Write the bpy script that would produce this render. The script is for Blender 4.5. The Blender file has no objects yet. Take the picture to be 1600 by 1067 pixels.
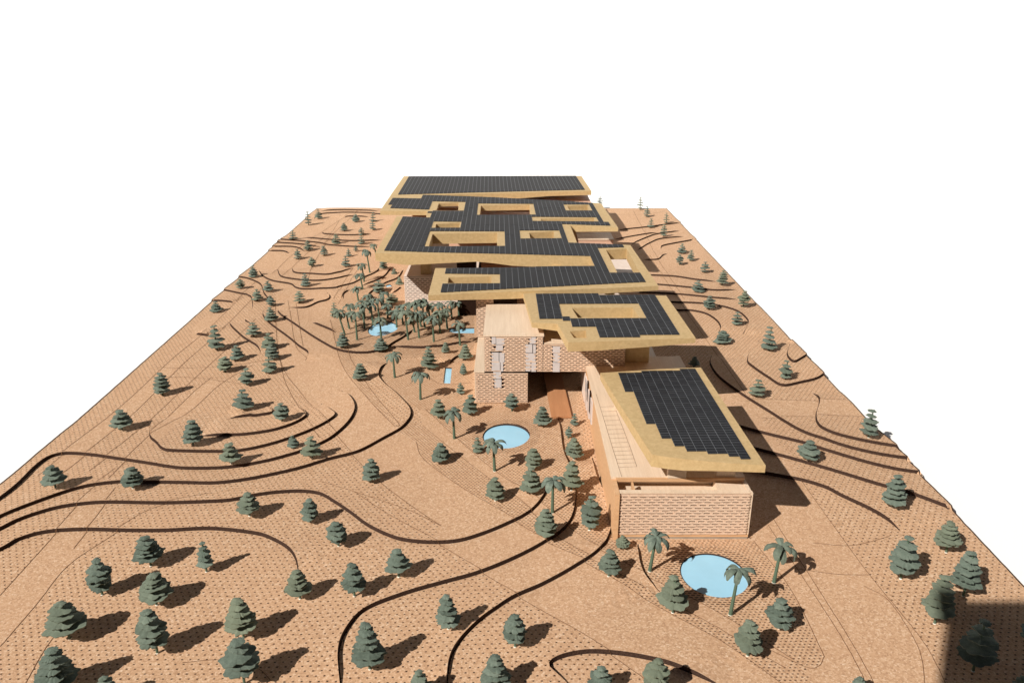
import bpy, bmesh, math, random
import numpy as np
from mathutils import Vector, Matrix
from mathutils.geometry import delaunay_2d_cdt, tessellate_polygon

random.seed(11)
rng = np.random.default_rng(5)
S = bpy.context.scene
COL = S.collection

# ------------------------------------------------------------------ camera, world, sun
CAM_H = 0.60
LENS = 28.0
FPX = LENS / 36.0 * 1600.0
PITCH = math.radians(20.4)
CP, SP = math.cos(PITCH), math.sin(PITCH)
cam = bpy.data.cameras.new('camera')
cam.lens = LENS; cam.sensor_width = 36.0; cam.clip_start = 0.01; cam.clip_end = 60.0
co = bpy.data.objects.new('camera', cam); COL.objects.link(co)
co.location = (0, 0, CAM_H); co.rotation_euler = (math.pi / 2 - PITCH, 0, 0)
S.camera = co

SUN_EL, SUN_AZ = math.radians(38.5), math.radians(47.0)      # azimuth in which the shadows fall, from +Y to +X
LD = Vector((math.sin(SUN_AZ) * math.cos(SUN_EL), math.cos(SUN_AZ) * math.cos(SUN_EL), -math.sin(SUN_EL)))
w = bpy.data.worlds.new('World'); S.world = w; w.use_nodes = True
wn = w.node_tree.nodes; wl = w.node_tree.links
bg = wn['Background']
sky = wn.new('ShaderNodeTexSky'); sky.sky_type = 'NISHITA'; sky.sun_disc = False
sky.sun_elevation = SUN_EL; sky.sun_rotation = math.atan2(-LD.x, -LD.y)
wl.new(sky.outputs[0], bg.inputs[0]); bg.inputs[1].default_value = 0.012
sl = bpy.data.lights.new('sun', 'SUN'); sl.energy = 5.0; sl.angle = math.radians(0.5); sl.color = (1.0, 0.95, 0.87)
so = bpy.data.objects.new('sun', sl); COL.objects.link(so)
so.rotation_euler = LD.to_track_quat('-Z', 'Y').to_euler(); so.location = (-2, -2, 3)
S.view_settings.view_transform = 'Standard'; S.view_settings.look = 'None'
S.view_settings.exposure = 0.12; S.view_settings.gamma = 1.0
S.view_settings.use_curve_mapping = False

# ------------------------------------------------------------------ projection helpers (photo 1600 x 1067)
VY = 533.5 - FPX * math.tan(PITCH)
def G(px, py, z=0.0):
    D = FPX * (CAM_H - z) / (CP * (py - VY))
    return np.array([(px - 800.0) * D / FPX, (D - (CAM_H - z) * SP) / CP])
def depth(x, y, z): return y * CP + (CAM_H - z) * SP
def ray(px, py):
    return Vector(((px - 800.0), FPX * CP + (533.5 - py) * SP, -FPX * SP + (533.5 - py) * CP))
def on_plane(px, py, p0, n):
    d = ray(px, py); c = Vector((0, 0, CAM_H))
    return c + d * ((Vector(p0) - c).dot(n) / d.dot(n))

# ------------------------------------------------------------------ materials
def new_mat(name):
    m = bpy.data.materials.new(name); m.use_nodes = True
    return m, m.node_tree.nodes, m.node_tree.links, m.node_tree.nodes['Principled BSDF']
class NB:
    def __init__(s, nodes, links): s.n, s.l = nodes, links
    def inp(s, sock, v):
        if hasattr(v, 'is_linked') or isinstance(v, bpy.types.NodeSocket): s.l.new(v, sock)
        else: sock.default_value = v
    def m(s, op, a, b=0.0, c=None):
        n = s.n.new('ShaderNodeMath'); n.operation = op
        s.inp(n.inputs[0], a); s.inp(n.inputs[1], b)
        if c is not None: s.inp(n.inputs[2], c)
        return n.outputs[0]
    def noise(s, vec, scale, detail=3, rough=0.6):
        n = s.n.new('ShaderNodeTexNoise'); n.inputs['Scale'].default_value = scale
        n.inputs['Detail'].default_value = detail; n.inputs['Roughness'].default_value = rough
        s.l.new(vec, n.inputs['Vector']); return n.outputs['Fac']
    def ramp(s, fac, stops):
        n = s.n.new('ShaderNodeValToRGB'); e = n.color_ramp.elements
        while len(e) < len(stops): e.new(0.5)
        for el, (p, c) in zip(e, stops): el.position = p; el.color = (*c, 1)
        s.l.new(fac, n.inputs[0]); return n.outputs[0]
    def mix(s, f, a, b):
        n = s.n.new('ShaderNodeMix'); n.data_type = 'RGBA'
        s.inp(n.inputs[0], f); s.inp(n.inputs[6], a if not isinstance(a, tuple) else (*a, 1)); s.inp(n.inputs[7], b if not isinstance(b, tuple) else (*b, 1))
        return n.outputs[2]
    def mrange(s, v, a, b, c=0.0, d=1.0):
        n = s.n.new('ShaderNodeMapRange'); s.inp(n.inputs[0], v)
        for i, x in enumerate((a, b, c, d)): n.inputs[i + 1].default_value = x
        return n.outputs[0]
    def bump(s, h, strength, dist):
        n = s.n.new('ShaderNodeBump'); n.inputs['Strength'].default_value = strength; n.inputs['Distance'].default_value = dist
        s.l.new(h, n.inputs['Height']); return n.outputs[0]

def grain_mat(name, c0, c1, scale=(60, 60, 400), rough=0.7, fine=900, bump=0.15, detail=4):
    m, n, l, b = new_mat(name); k = NB(n, l)
    tc = n.new('ShaderNodeTexCoord'); mp = n.new('ShaderNodeMapping'); l.new(tc.outputs['Object'], mp.inputs[0])
    mp.inputs['Scale'].default_value = scale
    a = k.noise(mp.outputs[0], 1.0, detail); f = k.noise(tc.outputs['Object'], fine, 2)
    v = k.m('ADD', k.m('MULTIPLY', a, 0.65), k.m('MULTIPLY', f, 0.35))
    l.new(k.ramp(v, [(0.33, c0), (0.68, c1)]), b.inputs['Base Color'])
    b.inputs['Roughness'].default_value = rough
    l.new(k.bump(f, bump, 0.0005), b.inputs['Normal'])
    return m

def cork_material():
    m, n, l, b = new_mat('cork'); k = NB(n, l)
    tc = n.new('ShaderNodeTexCoord'); P = tc.outputs['Object']
    big = k.noise(P, 9, 3); mid = k.noise(P, 330, 3, 0.65); fine = k.noise(P, 700, 3, 0.75)
    vo = n.new('ShaderNodeTexVoronoi'); vo.inputs['Scale'].default_value = 520; l.new(P, vo.inputs['Vector'])
    sepc = n.new('ShaderNodeSeparateColor'); l.new(vo.outputs['Color'], sepc.inputs[0])
    v = k.m('ADD', k.m('ADD', k.m('MULTIPLY', mid, 0.28), k.m('MULTIPLY', fine, 0.44)), k.m('MULTIPLY', sepc.outputs[0], 0.28))
    col = k.ramp(v, [(0.26, (0.34, 0.190, 0.110)), (0.44, (0.535, 0.328, 0.197)), (0.58, (0.625, 0.403, 0.254)), (0.74, (0.82, 0.65, 0.49))])
    col = k.mix(k.mrange(big, 0.35, 0.7, 0.0, 0.35), col, (0.55, 0.330, 0.200))
    # engraved dots, two densities, held to the areas that the sheet is engraved in
    sx = n.new('ShaderNodeSeparateXYZ'); l.new(P, sx.inputs[0]); X, Y = sx.outputs[0], sx.outputs[1]
    wob = k.noise(P, 130, 2)
    def dots(p, q, a, bb, soft):
        r = k.m('DIVIDE', Y, q); row = k.m('FLOOR', r)
        u = k.m('ADD', k.m('DIVIDE', X, p), k.m('MULTIPLY', k.m('FLOORED_MODULO', row, 2.0), 0.5))
        du = k.m('MULTIPLY', k.m('ABSOLUTE', k.m('SUBTRACT', k.m('FRACT', u), 0.5)), p / a)
        dv = k.m('MULTIPLY', k.m('ABSOLUTE', k.m('SUBTRACT', k.m('FRACT', r), 0.5)), q / bb)
        d = k.m('MAXIMUM', du, dv); d = k.m('ADD', d, k.m('MULTIPLY', k.m('SUBTRACT', wob, 0.5), 0.9))
        return k.mrange(d, 1.0 - soft, 1.0 + soft, 1.0, 0.0)
    d1 = dots(0.0086, 0.0068, 0.00104, 0.00086, 0.38)
    d2 = dots(0.0054, 0.0043, 0.00105, 0.00068, 0.4)
    a1 = n.new('ShaderNodeAttribute'); a1.attribute_name = 'plain'
    a2 = n.new('ShaderNodeAttribute'); a2.attribute_name = 'dense'
    a3 = n.new('ShaderNodeAttribute'); a3.attribute_name = 'course'
    engr = k.mrange(a1.outputs['Fac'], -0.0003, 0.0003, 0, 1)
    dens = k.mrange(a2.outputs['Fac'], -0.0003, 0.0003, 1, 0)
    cour = k.mrange(a3.outputs['Fac'], -0.0003, 0.0003, 1, 0)
    d3 = dots(0.0062, 0.0040, 0.0019, 0.0008, 0.4)
    dd = k.m('ADD', k.m('MULTIPLY', d1, k.m('SUBTRACT', 1.0, dens)), k.m('MULTIPLY', d2, dens))
    dd = k.m('ADD', k.m('MULTIPLY', dd, k.m('SUBTRACT', 1.0, cour)), k.m('MULTIPLY', d3, cour))
    dd = k.m('MULTIPLY', dd, engr)
    col = k.mix(k.m('MULTIPLY', dd, 0.95), col, (0.045, 0.020, 0.010))
    l.new(col, b.inputs['Base Color']); b.inputs['Roughness'].default_value = 0.92
    b.inputs['Specular IOR Level'].default_value = 0.15
    hgt = k.m('SUBTRACT', k.m('ADD', mid, k.m('MULTIPLY', fine, 0.6)), k.m('MULTIPLY', dd, 1.5))
    l.new(k.bump(hgt, 0.22, 0.0005), b.inputs['Normal'])
    return m

def flat_mat(name, c, rough=0.6, var=0.15, scale=300, spec=0.5):
    m, n, l, b = new_mat(name); k = NB(n, l)
    tc = n.new('ShaderNodeTexCoord'); f = k.noise(tc.outputs['Object'], scale, 3)
    c0 = tuple(x * (1 - var) for x in c); c1 = tuple(min(1, x * (1 + var)) for x in c)
    l.new(k.ramp(f, [(0.3, c0), (0.7, c1)]), b.inputs['Base Color'])
    b.inputs['Roughness'].default_value = rough; b.inputs['Specular IOR Level'].default_value = spec
    return m

def felt_mat():
    m, n, l, b = new_mat('green_card'); k = NB(n, l)
    tc = n.new('ShaderNodeTexCoord'); oi = n.new('ShaderNodeObjectInfo')
    at = n.new('ShaderNodeAttribute'); at.attribute_type = 'OBJECT'; at.attribute_name = 'tint'
    geo = n.new('ShaderNodeNewGeometry')
    f = k.noise(geo.outputs['Position'], 260, 4, 0.7)
    v = k.m('ADD', k.m('MULTIPLY', f, 0.7), k.m('MULTIPLY', oi.outputs['Random'], 0.25))
    base = k.ramp(v, [(0.30, (0.092, 0.118, 0.094)), (0.52, (0.142, 0.180, 0.146)), (0.75, (0.205, 0.240, 0.195))])
    col = k.mix(at.outputs['Fac'], base, (0.215, 0.235, 0.155))
    l.new(col, b.inputs['Base Color']); b.inputs['Roughness'].default_value = 0.85
    b.inputs['Specular IOR Level'].default_value = 0.25
    l.new(k.bump(f, 0.3, 0.0008), b.inputs['Normal'])
    return m

M = {}
M['cork'] = cork_material()
M['burnt'] = flat_mat('burnt_edge', (0.052, 0.030, 0.022), 0.9, 0.5, 700, 0.1)
M['etch'] = flat_mat('etched_burn', (0.17, 0.085, 0.043), 0.95, 0.4, 500, 0.1)
M['gold'] = grain_mat('golden_fibreboard', (0.45, 0.305, 0.138), (0.60, 0.432, 0.222), (170, 170, 170), 0.75, 1100, 0.3)
M['pale'] = grain_mat('pale_plywood', (0.66, 0.50, 0.36), (0.79, 0.63, 0.48), (300, 14, 300), 0.6, 700, 0.1)
M['brick'] = grain_mat('pale_brick_ply', (0.58, 0.395, 0.275), (0.76, 0.560, 0.42), (120, 120, 200), 0.65, 800, 0.15)
M['whitebrick'] = grain_mat('whitish_brick_ply', (0.68, 0.55, 0.47), (0.80, 0.68, 0.60), (120, 120, 200), 0.65, 800, 0.15)
M['pink'] = grain_mat('pinkish_brick_ply', (0.62, 0.36, 0.25), (0.72, 0.47, 0.34), (120, 120, 200), 0.65, 800, 0.15)
M['orange'] = grain_mat('orange_veneer', (0.58, 0.33, 0.17), (0.72, 0.45, 0.25), (40, 160, 300), 0.55, 900, 0.1)
M['copper'] = grain_mat('brown_board', (0.42, 0.19, 0.085), (0.52, 0.25, 0.12), (200, 20, 100), 0.6, 900, 0.1)
M['slot'] = flat_mat('slot_shade', (0.022, 0.010, 0.006), 0.95, 0.3, 400, 0.1)  # near-black colour stands in for the shade inside brick openings and recesses
M['pv'] = flat_mat('solar_black', (0.012, 0.013, 0.017), 0.6, 0.35, 120, 0.12)
M['pvback'] = flat_mat('solar_grid_grey', (0.16, 0.17, 0.19), 0.6, 0.1, 200, 0.4)
M['water'] = flat_mat('pool_blue', (0.36, 0.66, 0.86), 0.25, 0.03, 40, 0.5)
M['green'] = felt_mat()
M['stem'] = flat_mat('green_stem', (0.095, 0.14, 0.095), 0.8, 0.2, 400, 0.2)
M['glue'] = flat_mat('glue_blob', (0.7, 0.66, 0.58), 0.3, 0.1, 600, 0.5)
M['acrylic'] = flat_mat('frosted_acrylic', (0.76, 0.70, 0.69), 0.25, 0.06, 200, 0.5)
M['acrylic'].node_tree.nodes['Principled BSDF'].inputs['Transmission Weight'].default_value = 0.25
M['white'] = flat_mat('white_paper', (0.93, 0.93, 0.93), 0.9, 0.0, 10, 0.1)
M['grey'] = grain_mat('grey_edge', (0.28, 0.22, 0.17), (0.40, 0.33, 0.26), (60, 60, 60), 0.8, 700)
M['board'] = flat_mat('plain_board', (0.35, 0.25, 0.17), 0.8, 0.1, 40, 0.2)

# ------------------------------------------------------------------ mesh helpers
def link(o, parent=None):
    COL.objects.link(o)
    if parent is not None: o.parent = parent
    return o
def mesh_obj(name, verts, faces, mat, parent=None, smooth=False):
    me = bpy.data.meshes.new(name); me.from_pydata([tuple(v) for v in verts], [], faces); me.update()
    if smooth: me.polygons.foreach_set('use_smooth', [True] * len(me.polygons))
    me.materials.append(mat)
    return link(bpy.data.objects.new(name, me), parent)
def thing(name, label, cat, loc=(0, 0, 0), group=None):
    o = bpy.data.objects.new(name, None); o.location = loc; o.empty_display_size = 0.01
    COL.objects.link(o); o['label'] = label; o['category'] = cat
    if group: o['group'] = group
    return o
def tag(o, label, cat, group=None):
    o['label'] = label; o['category'] = cat
    if group: o['group'] = group
    return o
BOXF = [(0, 3, 2, 1), (4, 5, 6, 7), (0, 1, 5, 4), (1, 2, 6, 5), (2, 3, 7, 6), (3, 0, 4, 7)]
def box_v(x0, x1, y0, y1, z0, z1):
    return [(x0, y0, z0), (x1, y0, z0), (x1, y1, z0), (x0, y1, z0), (x0, y0, z1), (x1, y0, z1), (x1, y1, z1), (x0, y1, z1)]
def box(name, parent, x0, x1, y0, y1, z0, z1, mat, bev=0.0):
    o = mesh_obj(name, box_v(x0, x1, y0, y1, z0, z1), BOXF, mat, parent)
    if bev:
        bm = bmesh.new(); bm.from_mesh(o.data)
        bmesh.ops.bevel(bm, geom=bm.edges[:], offset=bev, segments=1, affect='EDGES'); bm.to_mesh(o.data); bm.free()
    return o
UNIT = bpy.data.meshes.new('unit_panel'); UNIT.from_pydata(box_v(-.5, .5, -.5, .5, -.5, .5), [], BOXF); UNIT.update(); UNIT.materials.append(M['pv'])

# ------------------------------------------------------------------ white table and sweep
def sweep():
    prof = [(-2.5, -0.013)]
    yb, r, top = 4.6, 0.9, 2.6
    prof += [(yb - r + r * math.sin(a), -0.013 + r - r * math.cos(a)) for a in np.linspace(0, math.pi / 2, 14)]
    prof += [(yb, top)]
    v, f = [], []
    for (y, z) in prof: v += [(-6, y, z), (6, y, z)]
    for i in range(len(prof) - 1): f.append((2 * i, 2 * i + 1, 2 * i + 3, 2 * i + 2))
    o = mesh_obj('white_backdrop', v, f, M['white'], None, True); o['kind'] = 'structure'
sweep()

# ------------------------------------------------------------------ terrain: cork sheet with stepped contour edges
BX0F, BX0B, BX1, BY0, BY1 = -0.732, -0.766, 0.607, 0.34, 3.11
STEP = 0.0051
CONT = [
 [(533,1085),(529,1019),(544,981),(573,953),(630,931),(688,915),(745,900),(800,878),(850,852),(884,827),(897,801),(899,768),(890,735),(880,705),(876,675),(872,654)],
 [(697,1085),(702,1036),(716,1007),(745,976),(774,954),(805,934),(850,914),(897,889),(934,865),(951,839),(956,812),(948,780),(932,745),(925,715)],
 [(900,1078),(863,1050),(858,1041),(867,1032),(890,1024),(926,1019.6),(980,1024),(1036,1035),(1070,1047),(1130,1073)],
 [(-90,900),(0,861),(29,845),(72,833),(129.5,829),(201,830.5),(259,830.5),(331,827.6),(400,835),(429,845),(452,859),(463,875),(467,893)],
 [(-90,880),(0,833),(34,816),(86,799),(129,791.7),(173,789),(259,790),(345,787),(374,783),(400,777),(434,772),(472,770),(501,774),(524,787),(549,804),(573,822),(601,836),(630,846),(673,851),(716,849),(755,838),(794,822),(827,805),(846,786),(854,769),(855,752)],
 [(-70,855),(0,817),(57,793),(129,767),(187,758),(218,758),(290,759),(335,760),(380,755),(425,746),(470,735),(515,720),(560,707),(600,686),(625,672),(637,660),(642,650),(640,640),(632,630),(617,615),(600,601),(592,589),(595,577),(605,567)],
 [(-20,805),(25,765),(50,737),(70,720),(90,712),(112,710),(150,714),(212,725),(234,729),(279,737),(324,738),(369,735),(414,727),(447,718),(474,709),(506,695),(526,681),(544,663),(554,645),(553,632),(544,620),(533,612)],
 [(237,656),(235,683),(245,695),(256,707),(274,710),(344,711),(380,709),(425,699),(470,684),(499,671),(519,659),(524,652),(515,644),(501,633)],
 [(312,684.6),(344,684),(380,683.5),(425,678),(459,668),(475,659),(479,653),(472,645),(459,633)],
 [(357,656),(391,652),(425,648),(423,641),(417,634)],
 [(335,470.5),(348,471),(366,473)],
 [(350,454),(375,460),(390,463),(394,469),(395,482),(390,492),(384,501),(392,507)],
 [(370,433),(388,436),(407,445),(413,460),(421,470)],
 [(405,424),(412,434),(427,441),(454,445),(463,450.6),(478,452.5),(521,450.6),(532,448),(556,442.5),(571,435),(589,427),(591,419)],
 [(434,422),(439,434),(455,438),(483,440),(506,439),(532,435),(552,430)],
 [(457,420),(461,428),(487,429),(513,430.5),(534,425),(551,419)],
 [(565,448),(589,440),(602,432),(611,419)],
 [(537,467),(535,464),(537,460),(546,454)],
 [(574,467),(576,461),(584,454),(602,443),(621,435),(630,422)],
 [(612,458),(618,456),(627,449)],
 [(453,480.6),(478,481),(497,473),(513,469),(514.6,464.7),(511,459)],
 [(412,487),(412,496),(422,507),(446,525),(468,542),(480,550),(482,555),(478,563)],
 [(435,486),(437,493),(459,508),(487,527),(512,542),(525,548),(543,551.5),(575,552),(600,546),(615,537),(637,524),(645,515)],
 [(489,507),(504,513),(525,521)],
 [(359,505),(364,513),(382,529),(401,541),(408,550)],
 [(306,522.5),(316,524),(326,525.5)],
 [(436,376.5),(440,376),(493,381),(521,384),(552,386),(579,386)],
 [(474,372.5),(516,376),(552,377.6),(597,375.5)],
 [(434,380.5),(467,383.5),(501,387)],
 [(430,387),(459,387.4),(477,392.8)],
 [(425,392.5),(442,393),(452,396)],
 [(503,363),(508,366.6),(531,368),(555,368),(578,365)],
 [(538,340.5),(543,338.8),(560,338.6),(577,339.6)],
 [(491,342),(494,338.8),(504,334.6),(535,333),(568,333.7),(609,336)],
 [(501,330.7),(535,329.5),(592,331)],
 [(1030,925),(1010,905),(1000,882),(996,850)],
 [(612,541),(640,544),(665,545),(700,540),(738,533)],
 [(702,568),(712,560),(722,556)],
 [(1270,614),(1279,622),(1280,632),(1275,650),(1276,665),(1285,676),(1307,686),(1350,696),(1412,706)],
 [(1112,556),(1110,570),(1124,591),(1160,618),(1205,648),(1250,678),(1287,692),(1325,705),(1375,716),(1428,723)],
 [(1090,650),(1162,672),(1207,684),(1255,696),(1287,707),(1350,726),(1400,737),(1446,743)],
 [(1110,686),(1180,705),(1235,720),(1300,739),(1370,760),(1419,773),(1476,793)],
 [(1130,728),(1195,741),(1250,751),(1290,763),(1315,776),(1358,796),(1387,813),(1407,829)],
 [(1186,532),(1172,550),(1168,567),(1175,575),(1200,592),(1222,604.5),(1250,599),(1275,593),(1290,584)],
 [(1234,541),(1230,557),(1240,568),(1252,562.5),(1260,557)],
 [(1019,483.6),(1059,485.6),(1080,486),(1103,491),(1119,501),(1126,511),(1124,519)],
 [(1012,472.0),(1052,474),(1100,476),(1128,480),(1153,488),(1167,499.7),(1169,508),(1162,522)],
 [(987,457.0),(1027,459),(1066,461.7),(1117,467),(1152,468.7)],
 [(989,444.0),(1029,446),(1077,450.5),(1117,455),(1150,453)],
 [(980,429.0),(1020,431),(1055,432.7),(1088,438),(1120,440.6)],
 [(1004,406),(1027,406),(1035,400),(1042,396.5)],
 [(996,391),(1015,381.6),(1032,374.5),(1068,371)],
 [(987,383),(1013,371.7),(1027,367),(1062,361)],
 [(959,375),(998,369.7),(1027,366)],
 [(966,360),(1010,355.4),(1056,349.5)],
 [(1032,388.6),(1038,384),(1080,376)],
]
def catmull(P, step):
    P = np.asarray(P, float)
    Q = np.vstack([2 * P[0] - P[1], P, 2 * P[-1] - P[-2]]); out = []
    for i in range(1, len(Q) - 2):
        p0, p1, p2, p3 = Q[i - 1], Q[i], Q[i + 1], Q[i + 2]
        t = np.linspace(0, 1, 24, endpoint=False)[:, None]
        out.append(0.5 * (2 * p1 + (p2 - p0) * t + (2 * p0 - 5 * p1 + 4 * p2 - p3) * t**2 + (3 * p1 - p0 - 3 * p2 + p3) * t**3))
    out = np.vstack(out + [P[-1:]])
    d = np.r_[0, np.cumsum(np.linalg.norm(np.diff(out, axis=0), axis=1))]
    n = max(4, int(d[-1] / step)); s = np.linspace(0, d[-1], n + 1)
    return np.c_[np.interp(s, d, out[:, 0]), np.interp(s, d, out[:, 1])], s
def in_board(p, m=0.0):
    x0 = BX0F + (BX0B - BX0F) * (p[..., 1] - BY0) / (BY1 - BY0)
    return (p[..., 0] > x0 + m) & (p[..., 0] < BX1 - m) & (p[..., 1] > BY0 + m) & (p[..., 1] < BY1 - m)

# pools: (centre px, half width m, half depth m) ; rectangles by corners
ROUND = [(1115.5, 897, 0.0402, 0.0428), (791, 681.5, 0.0385, 0.0445), (598, 514, 0.0325, 0.052)]
RECT = [[(702, 513.5), (741, 512), (741, 520.5), (702, 520.5)], [(695.5, 574), (706, 574.5), (703.5, 599), (692.5, 598.5)],
        [(602, 446), (609, 444), (613, 447), (605, 450.5)], [(594.5, 455), (601, 454), (600.5, 460), (595, 459)]]
POOLS = []
for (cx, cy, a, bb) in ROUND:
    c = G(cx, cy, 0.0)
    an = np.linspace(0, 2 * math.pi, 56, endpoint=False)
    POOLS.append(np.c_[c[0] + a * np.cos(an), c[1] + bb * np.sin(an)])
for q in RECT:
    c = np.array([G(*p) for p in q])[::-1]
    if np.sum(c[:, 0] * np.roll(c[:, 1], -1) - np.roll(c[:, 0], -1) * c[:, 1]) < 0: c = c[::-1]
    POOLS.append(c)
def poly_sd(pts, poly):
    """signed distance, negative inside"""
    d = np.full(len(pts), 1e9); ins = np.zeros(len(pts), bool); n = len(poly)
    x, y = pts[:, 0], pts[:, 1]
    for i in range(n):
        a, b = poly[i], poly[(i + 1) % n]; e = b - a
        t = np.clip(((x - a[0]) * e[0] + (y - a[1]) * e[1]) / max(1e-12, e @ e), 0, 1)
        d = np.minimum(d, np.hypot(x - a[0] - t * e[0], y - a[1] - t * e[1]))
        c = ((a[1] > y) != (b[1] > y))
        if abs(e[1]) > 1e-12: c &= x < e[0] * (y - a[1]) / e[1] + a[0]; ins ^= c
    return np.where(ins, -d, d)

contours = []
def h_of(pts, with_pools=True):
    pts = np.atleast_2d(pts).astype(float); H = np.zeros(len(pts))
    for (q, nr, tp, W, lo, hi) in contours:
        idx = np.where((pts[:, 0] > lo[0]) & (pts[:, 0] < hi[0]) & (pts[:, 1] > lo[1]) & (pts[:, 1] < hi[1]))[0]
        if len(idx) == 0: continue
        p = pts[idx]
        for s in range(0, len(idx), 4000):
            pp = p[s:s + 4000]
            D2 = (pp[:, None, 0] - q[None, :, 0])**2 + (pp[:, None, 1] - q[None, :, 1])**2
            j = D2.argmin(1); dist = np.sqrt(D2[np.arange(len(pp)), j])
            side = ((pp - q[j]) * nr[j]).sum(1)
            H[idx[s:s + 4000]] += np.where(side > 0, STEP * tp[j] * np.clip(1 - dist / W, 0, 1), 0)
    if with_pools:
        for pl in POOLS:
            lo, hi = pl.min(0), pl.max(0)
            idx = np.where((pts[:, 0] >= lo[0]) & (pts[:, 0] <= hi[0]) & (pts[:, 1] >= lo[1]) & (pts[:, 1] <= hi[1]))[0]
            if len(idx): H[idx] = np.where(poly_sd(pts[idx], pl) < 0, -0.0045, H[idx])
    return H
def T(px, py):
    z = 0.0
    for _ in range(4):
        p = G(px, py, z); z = float(h_of(p)[0])
    return p[0], p[1], z
def add_contour(px):
    P = np.array([G(a, b, 0.0) for a, b in px])
    q, s = catmull(P, 0.006)
    t = np.gradient(q, axis=0); t /= np.linalg.norm(t, axis=1)[:, None] + 1e-12
    nr = np.c_[-t[:, 1], t[:, 0]]
    L = s[-1]; lt = min(0.035, 0.25 * L)
    e0 = not in_board(q[0], 0.02); e1 = not in_board(q[-1], 0.02)
    tp = np.ones(len(q))
    if not e0: tp *= np.clip(s / lt, 0, 1)
    if not e1: tp *= np.clip((L - s) / lt, 0, 1)
    tp = tp * tp * (3 - 2 * tp); tp = tp ** 0.6 * (1.0 if P[:, 1].mean() < 1.7 else 0.80)
    W = 0.13 if P[:, 1].mean() < 1.6 else 0.10
    contours.append((q, nr, tp, W, q.min(0) - W, q.max(0) + W))
    return q, nr
lines = [add_contour(c) for c in CONT]

def px_poly(pl): return np.array([G(a, b) for a, b in pl])
PLAIN = [
 [(430,440),(437,560),(475,620),(510,660),(545,705),(600,760),(690,826),(676,846),(756,900),(850,958),(920,1000),(1000,1055),(1020,1072),(1225,1072),(1150,1017),(1050,962),(992,928),(912,880),(850,848),(775,797),(719,760),(662,717),(650,690),(617,670),(575,625),(535,572),(516,502),(520,430)],
 [(655,640),(665,640),(760,725),(840,785),(900,835),(960,875),(1100,945),(1240,1030),(1225,1042),(1090,965),(940,885),(870,840),(800,775),(735,725),(660,665)],
 [(1265,769),(1318,843),(1361,901),(1436,993),(1467,1045),(1480,1075),(1270,1075),(1262,1042),(1280,1040),(1286,1025),(1235,920),(1178,845),(1169,790),(1110,560),(1090,500),(1120,545),(1165,615),(1195,665)],
 [(1165,627),(1320,627),(1352,652),(1190,656)],
 [(60,745),(110,700),(200,625),(270,560),(285,570),(215,640),(130,715),(95,745)],
 [(225,690),(300,615),(330,590),(345,600),(300,640),(245,700)],
 [(135,777),(83,838),(0,930),(-40,970),(-40,1040),(0,1010),(57,944),(106,884),(125,865),(181,766)],
 [(360,360),(470,300),(1100,300),(1100,420),(1010,430),(640,430),(520,440),(400,450),(330,470)],
 [(300,512),(340,478),(362,482),(330,510),(300,545)],
 [(1000,430),(1060,440),(1090,500),(1060,520),(1000,500)],
]
DENSE = [[(530,455),(548,540),(600,590),(640,630),(655,640),(735,725),(800,775),(870,840),(940,885),(1090,965),(1225,1042),(1262,1042),(1280,1040),(1286,1025),(1235,920),(1178,845),(960,840),(930,760),(900,640),(905,560),(740,640),(740,440),(600,425),(560,440)],
         [(617,670),(650,690),(662,717),(719,760),(775,797),(850,848),(912,880),(992,928),(1050,962),(1150,1017),(1225,1072),(1300,1072),(1240,1042),(1090,968),(940,888),(870,843),(800,778),(735,728),(660,668),(640,655)],
         [(516,502),(535,572),(575,625),(617,670),(600,640),(560,590),(548,540)]]
COURSE = [[(560,470),(555,540),(600,560),(660,560),(741,545),(741,480),(640,470)]]
for (cx, cy, a, bb) in ROUND[:2]:
    c = G(cx, cy); an = np.linspace(0, 2 * math.pi, 40, endpoint=False)
    COURSE.append(('w', np.c_[c[0] + a * 1.45 * np.cos(an), c[1] + bb * 1.4 * np.sin(an)]))

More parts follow.
